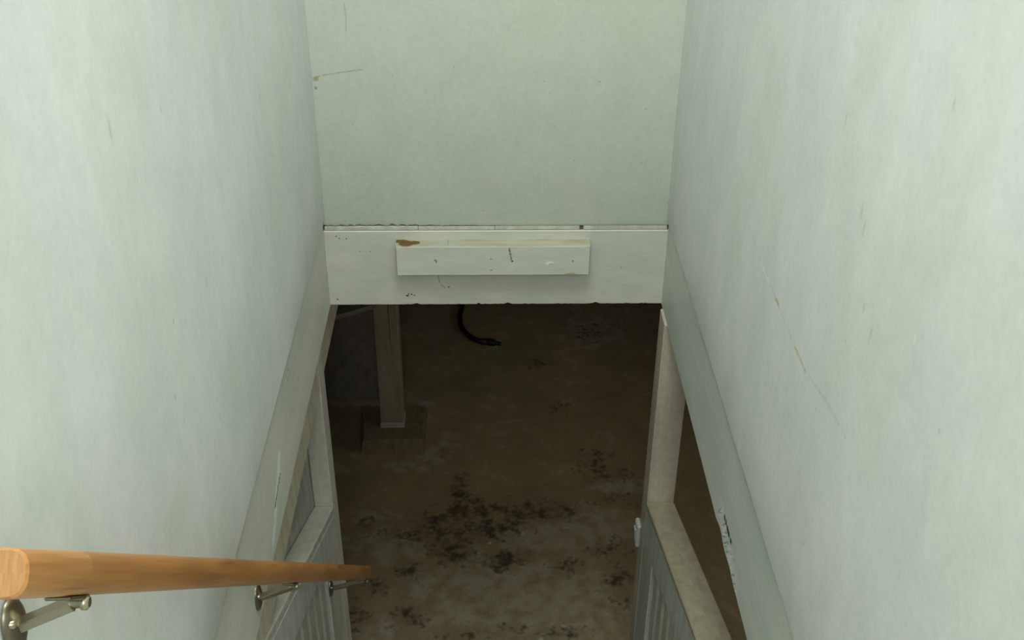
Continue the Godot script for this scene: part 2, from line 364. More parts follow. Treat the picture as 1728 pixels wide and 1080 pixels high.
func floor_material() -> StandardMaterial3D:
	var n := 1560
	var fields := []
	for list in [DARK, GREY]:
		var f := PackedFloat32Array(); f.resize(n * n)
		for bi in list.size():
			var b = list[bi]
			var st := 0.72 if list == DARK and bi > 11 else 1.0
			var cx: float = (b[0] - FX) / FS * n; var cy: float = (b[1] - FZ) / FS * n
			var rx: float = b[2] / FS * n; var ry: float = b[3] / FS * n
			for y in range(maxi(0, int(cy - 2 * ry)), mini(n, int(cy + 2 * ry))):
				for x in range(maxi(0, int(cx - 2 * rx)), mini(n, int(cx + 2 * rx))):
					var q := (x - cx) * (x - cx) / (rx * rx) + (y - cy) * (y - cy) / (ry * ry)
					if q < 4.0: f[y * n + x] = maxf(f[y * n + x], (1.0 - q * 0.4) * st)
		fields.append(f)
	var n1 := nbytes(n, n, 111, 0.06, 1, 1, 5); var n2 := nbytes(n, n, 112, 0.02, 1, 1, 4); var n3 := nbytes(n, n, 113, 0.16, 1, 1, 3); var n4 := nbytes(n, n, 114, 0.006, 1, 1, 3)
	var d := PackedByteArray(); d.resize(n * n * 3)
	var hd := PackedByteArray(); hd.resize(n * n)
	var df: PackedFloat32Array = fields[0]; var gf: PackedFloat32Array = fields[1]
	for i in n * n:
		var a := (n1[i] - 128) / 128.0; var b := (n2[i] - 128) / 128.0; var c := (n3[i] - 128) / 128.0; var e := (n4[i] - 128) / 128.0
		var dark := clampf((df[i] * 0.95 - 0.40 + a * 0.5 + c * 0.22 + b * 0.6 if df[i] > 0.0 else a * 0.5 + c * 0.3 + b * 0.4 + e * 0.3 - 0.62) * 1.25, 0.0, 1.0) * clampf(0.90 + 0.3 * b - 0.9 * maxf(0.0, c - 0.1), 0.0, 1.0)
		var grey := clampf((gf[i] * 1.1 - 0.35 + b * 0.9 + a * 0.4 if gf[i] > 0.0 else -1.0) * 1.0, 0.0, 0.85)
		grey = maxf(grey, clampf((b + a * 0.5 + e * 0.7 - 0.62) * 2.0, 0.0, 0.5))
		var r := 154.0 + 10.0 * e + 6.0 * c + 6.0 * b; var g := 137.5 + 9.0 * e + 6.0 * c + 6.0 * b; var bl := 106.0 + 5.0 * e + 6.0 * c + 7.0 * b
		r = lerpf(r, 172.0 + 9.0 * c - 9.0 * a, grey); g = lerpf(g, 165.0 + 9.0 * c - 8.0 * a, grey); bl = lerpf(bl, 143.0 + 9.0 * c - 7.0 * a, grey)
		r = lerpf(r, 80.0, dark); g = lerpf(g, 69.0, dark); bl = lerpf(bl, 51.0, dark)
		d[i * 3] = clampi(int(r), 0, 255); d[i * 3 + 1] = clampi(int(g), 0, 255); d[i * 3 + 2] = clampi(int(bl), 0, 255)
		hd[i] = clampi(int(128.0 + 50.0 * a + 30.0 * c - 45.0 * dark), 0, 255)
	var im := Image.create_from_data(n, n, false, Image.FORMAT_RGB8, d)
	for q in [[0.18, -4.38, 4, 6], [0.0, -4.31, 4, 4], [0.36, -3.73, 5, 4], [0.25, -3.65, 4, 4], [0.42, -4.42, 9, 3]]:   # pale chips
		spot(im, (q[0] - FX) / FS * n, (q[1] - FZ) / FS * n, q[2], q[3], Color(0.80, 0.79, 0.70), 0.7, 0.6)
	var m := mat(Color.WHITE, 0.75, tex(im))
	return relief(m, tex(Image.create_from_data(n, n, false, Image.FORMAT_L8, hd)), 0.3)

# ---------------------------------------------------------------- the room
# plaster slab facing the stairs, uneven face, rolled-under lower edge
func plaster(side: int) -> SurfaceTool:
	var st := mb(true)
	var s := 1.0 if side == 0 else -1.0        # direction into the stairwell
	var x0 := XL if side == 0 else XR
	var wob := noise(31 + side, 1.1, 3); var lip := noise(33 + side, 3.0, 3)
	var zs := []; var nz := 90
	for i in nz + 1: zs.append(lerpf(ZF - 0.08, ZB + 0.1, float(i) / nz))
	var ys := [YC + 0.1]
	for k in range(1, 25): ys.append(lerpf(YC, YU + 0.022, float(k) / 24.0))
	var rows := []
	for y in ys:
		var row := []
		for z in zs: row.append([P(x0 + s * (0.004 * wob.get_noise_2d(z, y) * (0.3 if y < YU + 0.05 else 1.0)), y, z), wpx(z, y) / Vector2(WW, WH)])
		rows.append(row)
	for k in 4:                                # the rounded lower lip
		var row := []
		for z in zs:
			var t := (k + 1) / 4.0 * PI * 0.5
			var low: float = YU + 0.010 + 0.004 * lip.get_noise_1d(z * 6.0)
			row.append([P(x0 - s * 0.010 * (1.0 - cos(t)), low + 0.012 * (1.0 - sin(t)), z), wpx(z, YU + 0.02 - 0.01 * k) / Vector2(WW, WH)])
		rows.append(row)
	var inside := P(x0 - s * 30.0, -0.3, -0.5)
	for r in rows.size() - 1:
		for i in nz:
			face(st, [rows[r][i][0], rows[r][i + 1][0], rows[r + 1][i + 1][0], rows[r + 1][i][0]], inside, [rows[r][i][1], rows[r][i + 1][1], rows[r + 1][i + 1][1], rows[r + 1][i][1]])
	# back, ends, top and underside of the slab
	st.set_smooth_group(-1)
	var xb := x0 - s * 0.13; var za: float = zs[0]; var zb: float = zs[-1]; var yt := YC + 0.1; var yl := YU + 0.01; var xf := x0 - s * 0.011
	var c := P((x0 + xb) * 0.5, -0.3, -0.6)
	face(st, [P(xb, yt, za), P(xb, yt, zb), P(xb, yl, zb), P(xb, yl, za)], c)
	face(st, [P(xb, yl, za), P(xb, yl, zb), P(xf, yl, zb), P(xf, yl, za)], c)
	face(st, [P(xb, yt, za), P(xb, yt, zb), P(x0, yt, zb), P(x0, yt, za)], c)
	for z in [za, zb]: face(st, [P(xb, yt, z), P(x0, yt, z), P(x0, yl, z), P(xb, yl, z)], c)
	return st

# board face with a ragged edge: along axis, bites [position, width, depth]
func setting():
	struct("wall_left", plaster(0), M.plaster0)
	struct("wall_right", plaster(1), M.plaster1)
	# front wall with a ragged plaster edge above the beam
	var st := mb(true)
	var nx := 160
	var rag := noise(41, 9.0, 4); var wob := noise(42, 1.3, 3)
	var rows := [[], [], [], []]
	for i in nx + 1:
		var x := lerpf(XL - 0.02, XR + 0.02, float(i) / nx)
		var left := clampf((0.05 - x) * 3.0, 0.15, 1.0)
		var low := -1.5168 + (0.008 * rag.get_noise_1d(x * 5.0) + 0.003) * left
		rows[0].append(Vector3(x, YC + 0.1, ZF)); rows[1].append(Vector3(x, -0.51, ZF + 0.003 * wob.get_noise_2d(x, 0.0)))
		rows[2].append(Vector3(x, low + 0.012, ZF + 0.002)); rows[3].append(Vector3(x, low, ZF - 0.002))
	for r in 3:
		for i in nx:
			var q := [rows[r][i], rows[r][i + 1], rows[r + 1][i + 1], rows[r + 1][i]]
			var pts := []; var uv := []
			for v in q:
				pts.append(P(v.x, v.y, v.z)); uv.append(Vector2(v.x - XL, -0.51 - v.y))
			face(st, pts, P(0, -0.5, ZF - 5.0), uv)
	st.set_smooth_group(-1)
	for i in nx:                               # underside of the plaster
		var a: Vector3 = rows[3][i]; var b: Vector3 = rows[3][i + 1]
		face(st, [P(a.x, a.y, a.z), P(b.x, b.y, b.z), P(b.x, b.y, ZF - 0.03), P(a.x, a.y, ZF - 0.03)], P(0, 5, ZF))
	span(st, P(XL - 0.03, -1.50, ZF - 0.012), P(XR + 0.03, YC + 0.1, ZF - 0.12), 0.0005)
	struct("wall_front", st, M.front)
	# joist boards round the opening
	for side in 2:
		st = mb()
		var s := 1.0 if side == 0 else -1.0
		var xf := -0.4825 if side == 0 else 0.532
		var nib := noise(46 + side, 7.0, 3)
		var n := 120
		var ctr := P(xf - s * 0.02, -1.65, -1.2)
		for i in n:
			var q := []
			for k in [i, i + 1]:
				var z := lerpf(ZF - 0.002, 0.0, float(k) / n)
				var bite := 0.0
				if side == 1: bite = 0.012 * maxf(0.0, 1.0 - absf(z + 1.86) / 0.05) + 0.008 * maxf(0.0, 1.0 - absf(z + 1.75) / 0.04)
				else: bite = 0.008 * maxf(0.0, 1.0 - absf(z + 1.80) / 0.05)
				q.append([z, YB + maxf(0.0, 0.003 * nib.get_noise_1d(z * 4.0)) + bite])
			var uvf := func(z: float, y: float) -> Vector2: return Vector2((z - ZF) / 1.7, (YU - y) / 0.3)
			var z0: float = q[0][0]; var z1: float = q[1][0]; var y0: float = q[0][1]; var y1: float = q[1][1]
			face(st, [P(xf, YU + 0.03, z0), P(xf, YU + 0.03, z1), P(xf, y1 + 0.003, z1), P(xf, y0 + 0.003, z0)], ctr, [uvf.call(z0, YU), uvf.call(z1, YU), uvf.call(z1, y1), uvf.call(z0, y0)])
			face(st, [P(xf, y0 + 0.003, z0), P(xf, y1 + 0.003, z1), P(xf - s * 0.003, y1, z1), P(xf - s * 0.003, y0, z0)], ctr, [uvf.call(z0, y0), uvf.call(z1, y1), uvf.call(z1, y1), uvf.call(z0, y0)])
			face(st, [P(xf - s * 0.003, y0, z0), P(xf - s * 0.003, y1, z1), P(xf - s * 0.037, y1, z1), P(xf - s * 0.037, y0, z0)], ctr, [uvf.call(z0, y0), uvf.call(z1, y1), uvf.call(z1, y1), uvf.call(z0, y0)])
		var xb := xf - s * 0.037
		face(st, [P(xb, YU + 0.03, ZF), P(xb, YU + 0.03, 0), P(xb, YB, 0), P(xb, YB, ZF)], ctr)
		face(st, [P(xf, YU + 0.03, ZF), P(xb, YU + 0.03, ZF), P(xb, YB, ZF), P(xf, YB, ZF)], ctr)
		face(st, [P(xf, YU + 0.03, 0), P(xb, YU + 0.03, 0), P(xb, YB, 0), P(xf, YB, 0)], ctr)
		face(st, [P(xf, YU + 0.03, ZF), P(xb, YU + 0.03, ZF), P(xb, YU + 0.03, 0), P(xf, YU + 0.03, 0)], ctr)
		var o := struct("trim_%d" % (side + 1), st, M["joist%d" % side])
		o.set_meta("label", "left painted joist board with a torn pale patch" if side == 0 else "right painted joist board with splintered pale edge and black specks")
	# beam at the foot of the front wall
	st = mb()
	var bites := noise(44, 6.0, 3)
	var bc := P(0.02, -1.65, ZF - 0.04)
	nx = 150
	var bu := func(x: float, y: float) -> Vector2: return Vector2((x + 0.49) / 1.03, (-1.51 - y) / 0.29)
	for i in nx:
		var q := []
		for k in [i, i + 1]:
			var x := lerpf(-0.4825, 0.532, float(k) / nx)
			var bite := maxf(0.0, 0.006 * bites.get_noise_1d(x * 9.0) - 0.001)
			for b in [[-0.22, 0.010], [0.06, 0.013], [-0.03, 0.006], [0.33, 0.014]]: bite += 0.006 * maxf(0.0, 1.0 - absf(x - b[0]) / b[1])
			q.append([x, YB + bite])
		var xa: float = q[0][0]; var xb: float = q[1][0]; var ya: float = q[0][1]; var yb: float = q[1][1]
		var yt := -1.5335
		face(st, [P(xa, yt - 0.002, ZF), P(xb, yt - 0.002, ZF), P(xb, yb + 0.003, ZF), P(xa, ya + 0.003, ZF)], bc, [bu.call(xa, yt), bu.call(xb, yt), bu.call(xb, yb), bu.call(xa, ya)])
		face(st, [P(xa, yt - 0.002, ZF), P(xb, yt - 0.002, ZF), P(xb, yt, ZF - 0.002), P(xa, yt, ZF - 0.002)], bc, [bu.call(xa, yt), bu.call(xb, yt), bu.call(xb, yt), bu.call(xa, yt)])
		face(st, [P(xa, yt, ZF - 0.002), P(xb, yt, ZF - 0.002), P(xb, yt, ZF - 0.09), P(xa, yt, ZF - 0.09)], bc)
		face(st, [P(xa, ya + 0.003, ZF), P(xb, yb + 0.003, ZF), P(xb, yb, ZF - 0.004), P(xa, ya, ZF - 0.004)], bc, [bu.call(xa, ya), bu.call(xb, yb), bu.call(xb, yb), bu.call(xa, ya)])
		face(st, [P(xa, ya, ZF - 0.004), P(xb, yb, ZF - 0.004), P(xb, YB + 0.008, ZF - 0.09), P(xa, YB + 0.008, ZF - 0.09)], bc)
	face(st, [P(-0.4825, -1.5335, ZF - 0.09), P(0.532, -1.5335, ZF - 0.09), P(0.532, YB + 0.008, ZF - 0.09), P(-0.4825, YB + 0.008, ZF - 0.09)], bc)
	for x in [-0.4825, 0.532]: face(st, [P(x, -1.5335, ZF), P(x, -1.5335, ZF - 0.09), P(x, YB + 0.008, ZF - 0.09), P(x, YB, ZF)], bc)
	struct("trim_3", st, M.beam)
	# thin fillet between plaster and beam, broken in four lengths
	st = mb()
	var cuts := [XL - 0.005, -0.205, 0.02, 0.270, 0.281, XR + 0.005]
	for i in 5:
		if i == 3: continue
		span(st, P(cuts[i] + 0.0003, -1.5325, ZF - 0.003), P(cuts[i + 1] - 0.0003, -1.5190 - (0.001 if i % 2 else 0.0), ZF - 0.03), 0.0015)
	struct("trim_4", st, M.fillet)
	st = mb(); span(st, P(0.264, -1.531, ZF - 0.0055), P(0.284, -1.520, ZF - 0.03), 0.001)
	span(st, P(XL, -1.54, ZF - 0.016), P(XR, -1.505, ZF - 0.04), 0.001)
	struct("trim_5", st, M.seam)
	# ceiling, wall behind, added window and skylight out of view
	st = mb()
	span(st, P(-0.62, YC, ZB + 0.15), P(0.67, YC + 0.12, -0.75), 0.001); span(st, P(-0.62, YC, -1.95), P(0.67, YC + 0.12, ZF - 0.12), 0.001)
	span(st, P(-0.62, YC, -1.95), P(-0.375, YC + 0.12, -0.75), 0.001); span(st, P(0.425, YC, -1.95), P(0.67, YC + 0.12, -0.75), 0.001)
	struct("ceiling", st, tri(mat(Color(0.88, 0.89, 0.86), 0.8), Vector3.ONE))
	st = mb()
	var wx0 := -0.40; var wx1 := 0.45; var wy0 := -0.05; var wy1 := 1.5
	span(st, P(-0.62, YU, ZB), P(wx0, YC, ZB + 0.14), 0.001); span(st, P(wx1, YU, ZB), P(0.67, YC, ZB + 0.14), 0.001)
	span(st, P(wx0, YU, ZB), P(wx1, wy0, ZB + 0.14), 0.001); span(st, P(wx0, wy1, ZB), P(wx1, YC, ZB + 0.14), 0.001)
	struct("wall_back", st, tri(mat(Color(0.86, 0.88, 0.85), 0.8), Vector3.ONE))
	st = mb()
	for q in [[wx0, wy0, wx0 + 0.05, wy1], [wx1 - 0.05, wy0, wx1, wy1], [wx0 + 0.05, wy0, wx1 - 0.05, wy0 + 0.05], [wx0 + 0.05, wy1 - 0.05, wx1 - 0.05, wy1]]:
		span(st, P(q[0], q[1], ZB + 0.03), P(q[2], q[3], ZB + 0.09), 0.003)
	var win := struct("added_window_1", st, M.joinery)  # unseen window, added as an opening for the light
	st = mb(); span(st, P(wx0 + 0.05, wy0 + 0.05, ZB + 0.055), P(wx1 - 0.05, wy1 - 0.05, ZB + 0.061), 0.0005)
	var gl := mat(Color(0.95, 1, 0.98, 0.06), 0.02); gl.transparency = BaseMaterial3D.TRANSPARENCY_ALPHA
	obj("pane", st, gl, win)
	st = mb()
	for q in [[-0.375, -0.75, 0.425, -0.8], [-0.375, -1.9, 0.425, -1.95], [-0.375, -0.8, -0.325, -1.9], [0.375, -0.8, 0.425, -1.9]]: span(st, P(q[0], YC + 0.04, q[1]), P(q[2], YC + 0.1, q[3]), 0.003)
	var sk := struct("added_window_3", st, M.joinery)  # invented skylight frame, added to go with the overhead lamp
	st = mb(); span(st, P(-0.325, YC + 0.065, -0.8), P(0.375, YC + 0.071, -1.9), 0.0005); obj("pane", st, gl, sk)
	# upper landing and its joist depth, then the basement shell
	st = mb(); span(st, P(-0.4825, YU, -0.60), P(0.532, YB, ZB + 0.14), 0.002); struct("floor_landing", st, M.joinery)
	st = mb()
	var nf := 1
	face(st, [P(-3, YF, -8.2), P(3, YF, -8.2), P(3, YF, 1.8), P(-3, YF, 1.8)], P(0, YF - 1, -3), [fuv(-3, -8.2), fuv(3, -8.2), fuv(3, 1.8), fuv(-3, 1.8)])
	face(st, [P(-3, YF - 0.15, -8.2), P(3, YF - 0.15, -8.2), P(3, YF - 0.15, 1.8), P(-3, YF - 0.15, 1.8)], P(0, YF, -3))
	for q in [[-3, -8.2, 3, -8.2], [3, -8.2, 3, 1.8], [3, 1.8, -3, 1.8], [-3, 1.8, -3, -8.2]]:
		face(st, [P(q[0], YF, q[1]), P(q[2], YF, q[3]), P(q[2], YF - 0.15, q[3]), P(q[0], YF - 0.15, q[1])], P(0, YF - 0.07, -3))
	struct("floor", st, M.floor)
	st = mb()
	span(st, P(-3.1, YF - 0.15, -8.35), P(3.1, YB + 0.02, -8.2), 0.002); struct("wall_basement_far", st, M.concrete)
	st = mb(); span(st, P(-3.15, YF - 0.15, -8.35), P(-3, YB + 0.02, 1.95), 0.002); struct("wall_basement_left", st, M.concrete)
	st = mb()
	span(st, P(3, YF - 0.15, -8.35), P(3.15, YB + 0.02, -4.4), 0.002); span(st, P(3, YF - 0.15, -2.8), P(3.15, YB + 0.02, 1.95), 0.002)
	span(st, P(3, YF - 0.15, -4.4), P(3.15, -2.85, -2.8), 0.002); span(st, P(3, -2.15, -4.4), P(3.15, YB + 0.02, -2.8), 0.002)
	struct("wall_basement_right", st, M.concrete)
	st = mb()
	for q in [[-4.4, -2.85, -4.35, -2.15], [-2.85, -2.85, -2.8, -2.15], [-4.35, -2.85, -2.85, -2.8], [-4.35, -2.2, -2.85, -2.15]]:
		span(st, P(3.04, q[1], q[0]), P(3.1, q[3], q[2]), 0.003)
	var bw := struct("added_window_2", st, M.joinery)  # made-up window around the basement fill lamp
	st = mb(); span(st, P(3.065, -2.8, -4.35), P(3.07, -2.2, -2.85), 0.0005); obj("pane", st, gl, bw)
	st = mb(); span(st, P(-3.1, YF - 0.15, 1.8), P(3.1, YB + 0.02, 1.95), 0.002); struct("wall_basement_back", st, M.concrete)
	st = mb()
	span(st, P(-3.15, YB + 0.008, -8.35), P(3.15, YU, ZF - 0.095), 0.002)
	span(st, P(-3.15, YB + 0.008, ZF - 0.095), P(-0.522, YU, 1.95), 0.002); span(st, P(0.572, YB + 0.008, ZF - 0.095), P(3.15, YU, 1.95), 0.002)
	struct("ceiling_basement", st, M.header)
	# the stairs themselves, below the view
	st = mb(); span(st, P(-0.505, YU - 0.27, -0.62), P(0.515, YF, -0.60), 0.001)
	var flight := struct("stairs", st, M.joinery)
	for k in 12:
		var y := YU - 0.2069 * (k + 1); var z := -0.60 - 0.2 * (k + 1)
		st = mb(); span(st, P(-0.505, y - 0.03, z - 0.02), P(0.515, y, z + 0.2), 0.006); obj("tread", st, M.cap_grey, flight)
		st = mb(); span(st, P(-0.505, y - 0.2069, z), P(0.515, y - 0.031, z + 0.015), 0.001); obj("riser", st, M.joinery, flight)
	# lining wall seen through the left triangle
	st = mb(); span(st, P(-0.583, YF, -2.85), P(-0.62, -2.0, 1.0), 0.003); struct("wall_lining", st, M.lining)

func fuv(x: float, z: float) -> Vector2: return Vector2((x - FX) / FS, (z - FZ) / FS)

# ---------------------------------------------------------------- balustrades
# side: -1 left, 1 right; xi inner face; cap runs from (z0,y0) at the post up to (z1,y1)
func balustrade(s: float, xi: float, xo: float, zp: float, zq: float, ytop: float, cap: Array, low: Array, stile: float, mats: Array, label: String):
	var o := thing("balustrade", P((xi + xo) * 0.5, YF, (zp + zq) * 0.5), label, "balustrade")
	var off := -o.position
	var st := mb()
	span(st, P(xi, YF, zp) + off, P(xo, ytop, zq) + off, 0.004)
	var post := obj("post", st, mats[0], o)
	# joint line where the cap meets the post
	var cy := func(z: float) -> float: return cap[1] + (cap[3] - cap[1]) * (z - cap[0]) / (cap[2] - cap[0])
	var ly := func(z: float) -> float: return low[1] + (low[3] - low[1]) * (z - low[0]) / (low[2] - low[0])
	var z0 := zp + 0.004; var z1 := 0.0
	z1 = minf(-0.9, z0 + 1.8)
	if cy.call(z1) > YB - 0.02: z1 = cap[0] + (YB - 0.02 - cap[1]) / (cap[3] - cap[1]) * (cap[2] - cap[0])
	var prism := func(x0: float, x1: float, a: Callable, b: Callable, ch: float) -> SurfaceTool:
		var t := mb()
		var A := []; var B := []
		for e in [[z0, A], [z1, B]]:
			var z: float = e[0]
			var hi: float = a.call(z); var lo: float = b.call(z)
			for q in [[x0, lo + ch], [x0, hi - ch], [x0 + signf(x1 - x0) * ch, hi], [x1 - signf(x1 - x0) * ch, hi], [x1, hi - ch], [x1, lo + ch], [x1 - signf(x1 - x0) * ch, lo], [x0 + signf(x1 - x0) * ch, lo]]:
				e[1].append(P(q[0], q[1], z) + off)
		loft(t, A, B)
		return t
	obj("cap_rail", prism.call(xi - s * 0.002, xo, cy, func(z): return cy.call(z) - 0.026, 0.004), mats[1], o)
	var groove := func(z): return cy.call(z) - 0.0275
	obj("rail_fascia", prism.call(xi, xo - s * 0.01, groove, ly, 0.003), mats[2], o)
	if s < 0.0: obj("bead", prism.call(xi - s * 0.0015, xi + s * 0.02, func(z): return cy.call(z) - 0.034, func(z): return cy.call(z) - 0.052, 0.003), mats[2], o)
	# first a wide stile, then narrow boards with a v joint and a rounded bead
	var z := zp + 0.002
	var k := 0
	while z < z1 - 0.02:
		var w := stile if k == 0 else 0.098
		var ze := minf(z + w, z1)
		var t := mb()
		var yb := YF + 0.02
		var prof := []
		var xf := xi + s * (0.001 if k == 0 else 0.010); var xb := xi + s * 0.034
		if k == 0: prof = [[xb, z], [xf, z], [xf, ze - 0.004], [xf + s * 0.004, ze - 0.0005], [xb, ze - 0.0005]]
		else: prof = [[xb, z + 0.001], [xf + s * 0.009, z + 0.001], [xf, z + 0.020], [xf, ze - 0.020], [xf + s * 0.009, ze - 0.001], [xb, ze - 0.001]]
		var A := []; var B := []
		for q in prof:
			A.append(P(q[0], yb, q[1]) + off); B.append(P(q[0], ly.call(q[1]) + 0.012, q[1]) + off)
		loft(t, A, B)
		obj("board", t, mats[3], o)
		z = ze; k += 1
	return o

func balustrades():
	balustrade(-1.0, -0.52, -0.5829, -2.752, -2.846, YB + 0.006, [-2.752, -2.508, -1.751, -2.007], [-2.749, -2.663, -2.016, -2.312], 0.22,
		[M.joinery, M.cap_grey, M.joinery_cool, M.joinery], "white boarded balustrade under the handrail, its sloping cap rising to the left joist board")
	balustrade(1.0, 0.5246, 0.614, -2.737, -2.83, YB + 0.006, [-2.735, -2.488, -1.889, -2.184], [-2.757, -2.69, -2.07, -2.39], 0.18,
		[M.post_cream, M.cap_cream, M.joinery_cool, M.joinery], "white boarded balustrade with cream dirty cap rail, the one carrying the light switch")
	# header running under the left joist board into the basement
	var st := mb(); span(st, P(-0.522, YB + 0.004, -5.4), P(-0.60, -2.035, 1.0), 0.004)
	var h := obj("header_beam", st, M.header); tag(h, "brownish bare timber beam running level beneath the left painted joist board", "beam")
	# switch on the right post
	var sw := thing("light_switch", P(0.5246, -2.70, -2.815), "small white light switch box standing proud of the post edge of right balustrade", "switch")
	st = mb(); cbox(st, Vector3(-0.008, 0, 0), Vector3(0.016, 0.10, 0.05), 0.005); obj("box", st, M.plastic, sw)
	st = mb(); cbox(st, Vector3(-0.0165, 0.0, 0), Vector3(0.006, 0.05, 0.026), 0.002, Basis(Vector3.BACK, 0.08)); obj("rocker", st, M.plastic, sw)

# ---------------------------------------------------------------- basement
func basement_things():
	# plinth and column
	var st := mb()
	var a := [P(-0.76, YF, -5.05), P(-0.383, YF, -5.045), P(-0.383, YF, -5.42), P(-0.79, YF, -5.42)]
	var b := [P(-0.745, -4.118, -5.07), P(-0.376 - 0.01, -4.118, -5.075), P(-0.385, -4.118, -5.41), P(-0.785, -4.118, -5.41)]
	var c := [P(-0.735, -4.11, -5.08), P(-0.376 - 0.02, -4.11, -5.085), P(-0.395, -4.11, -5.40), P(-0.775, -4.11, -5.40)]
	loft(st, a, b, false); loft(st, b, c, false); face(st, c, P(-0.6, -4.3, -5.2)); face(st, a, P(-0.6, -4.0, -5.2))
	var pl := obj("concrete_plinth", st, tri(mat(Color(0.56, 0.50, 0.38), 0.9, M.concrete.albedo_texture), Vector3.ONE * 2.0))
	tag(pl, "low brown concrete plinth on the basement floor carrying the square column", "plinth")
	var col := thing("column", P(-0.577, -4.11, -5.26), "tall square painted timber column with a dark drying crack, standing on the plinth", "column")
	st = mb(); span(st, Vector3(-0.068, 0.035, 0.066), Vector3(0.068, 2.335, -0.066), 0.004); obj("shaft", st, M.column, col)
	st = mb(); span(st, Vector3(-0.072, 0.0, 0.071), Vector3(0.072, 0.012, -0.071), 0.002); span(st, Vector3(-0.0705, 0.0125, 0.068), Vector3(0.0705, 0.034, -0.068), 0.003); obj("base_block", st, tri(mat(Color(0.78, 0.77, 0.69), 0.6, M.column.albedo_texture), Vector3.ONE * 1.7), col)
	st = mb()
	var cr := noise(57, 3.0, 3)
	for i in 26:
		var y0 := 0.55 + i * 0.048; var y1 := y0 + 0.05
		var x0 := 0.022 - (y0 - 0.55) * 0.012 + 0.006 * cr.get_noise_1d(y0 * 5.0); var x1 := 0.022 - (y1 - 0.55) * 0.012 + 0.006 * cr.get_noise_1d(y1 * 5.0)
		var w := 0.0022 * sin(PI * (i + 0.5) / 26.0) + 0.0006
		loft(st, [Vector3(x0 - w, y0, 0.0665), Vector3(x0 + w, y0, 0.0665), Vector3(x0 + w, y0, 0.06), Vector3(x0 - w, y0, 0.06)], [Vector3(x1 - w, y1, 0.0665), Vector3(x1 + w, y1, 0.0665), Vector3(x1 + w, y1, 0.06), Vector3(x1 - w, y1, 0.06)])
	obj("drying_crack", st, M.dark_wood, col)
	# stub wall behind the column, sloping rough top
	st = mb()
	var fr := []; var bk := []
	for q in [[-3.0, YF], [-0.60, YF], [-0.60, -3.47], [-0.70, -3.49], [-0.80, -3.525], [-0.92, -3.56], [-3.0, -3.57]]:
		fr.append(P(q[0], q[1], -5.57)); bk.append(P(q[0], q[1], -5.80))
	loft(st, fr, bk)
	var stub := struct("wall_stub", st, M.concrete)
	st = mb()
	var cl := []; var cr2 := []
	for q in [[-0.59, -3.455, -3.485], [-0.70, -3.475, -3.505], [-0.80, -3.51, -3.54], [-0.92, -3.545, -3.575], [-3.0, -3.555, -3.585]]:
		cl.append([P(q[0], q[1], -5.556), P(q[0], q[1], -5.81), P(q[0], q[2], -5.81), P(q[0], q[2], -5.556)])
	for i in cl.size() - 1: loft(st, cl[i], cl[i + 1], i == 0 or i == cl.size() - 2)
	obj("coping", st, M.ledge_lit, stub)
	# hose lying on the floor
	var ho := thing("hose", P(-0.1, YF, -6.3), "black hose curving over the dim basement floor with a red collar", "hose")
	var path := []
	var cv := Curve3D.new()
	for q in [[-0.05, -7.3], [-0.15, -6.9], [-0.19, -6.642], [-0.201, -6.525], [-0.19, -6.41], [-0.156, -6.32], [-0.107, -6.253], [-0.06, -6.22]]: cv.add_point(Vector3(q[0] + 0.1, 0.02, q[1] + 6.3))
	for i in cv.point_count:
		var d := (cv.get_point_position(mini(i + 1, cv.point_count - 1)) - cv.get_point_position(maxi(i - 1, 0))) * 0.17
		cv.set_point_in(i, -d); cv.set_point_out(i, d)
	for k in 40: path.append(cv.sample_baked(cv.get_baked_length() * k / 39.0, true))
	st = mb(true); sweep(st, path, circle(0.018, 12), Vector3.UP); obj("tube", st, M.hose, ho)
	st = mb(true); sweep(st, [Vector3(0.035, 0.021, 0.083), Vector3(0.05, 0.022, 0.086), Vector3(0.085, 0.022, 0.093), Vector3(0.09, 0.022, 0.094)], circle(0.023, 12), Vector3.UP, true, [0.85, 1.0, 1.0, 0.85]); obj("collar", st, M.hose_red, ho)
	st = mb(true); sweep(st, [Vector3(0.088, 0.022, 0.094), Vector3(0.10, 0.022, 0.096), Vector3(0.14, 0.022, 0.104), Vector3(0.15, 0.020, 0.107), Vector3(0.185, 0.018, 0.113)], circle(0.024, 12), Vector3.UP, true, [0.9, 1.05, 1.0, 0.6, 0.5]); obj("nozzle", st, M.hose, ho)

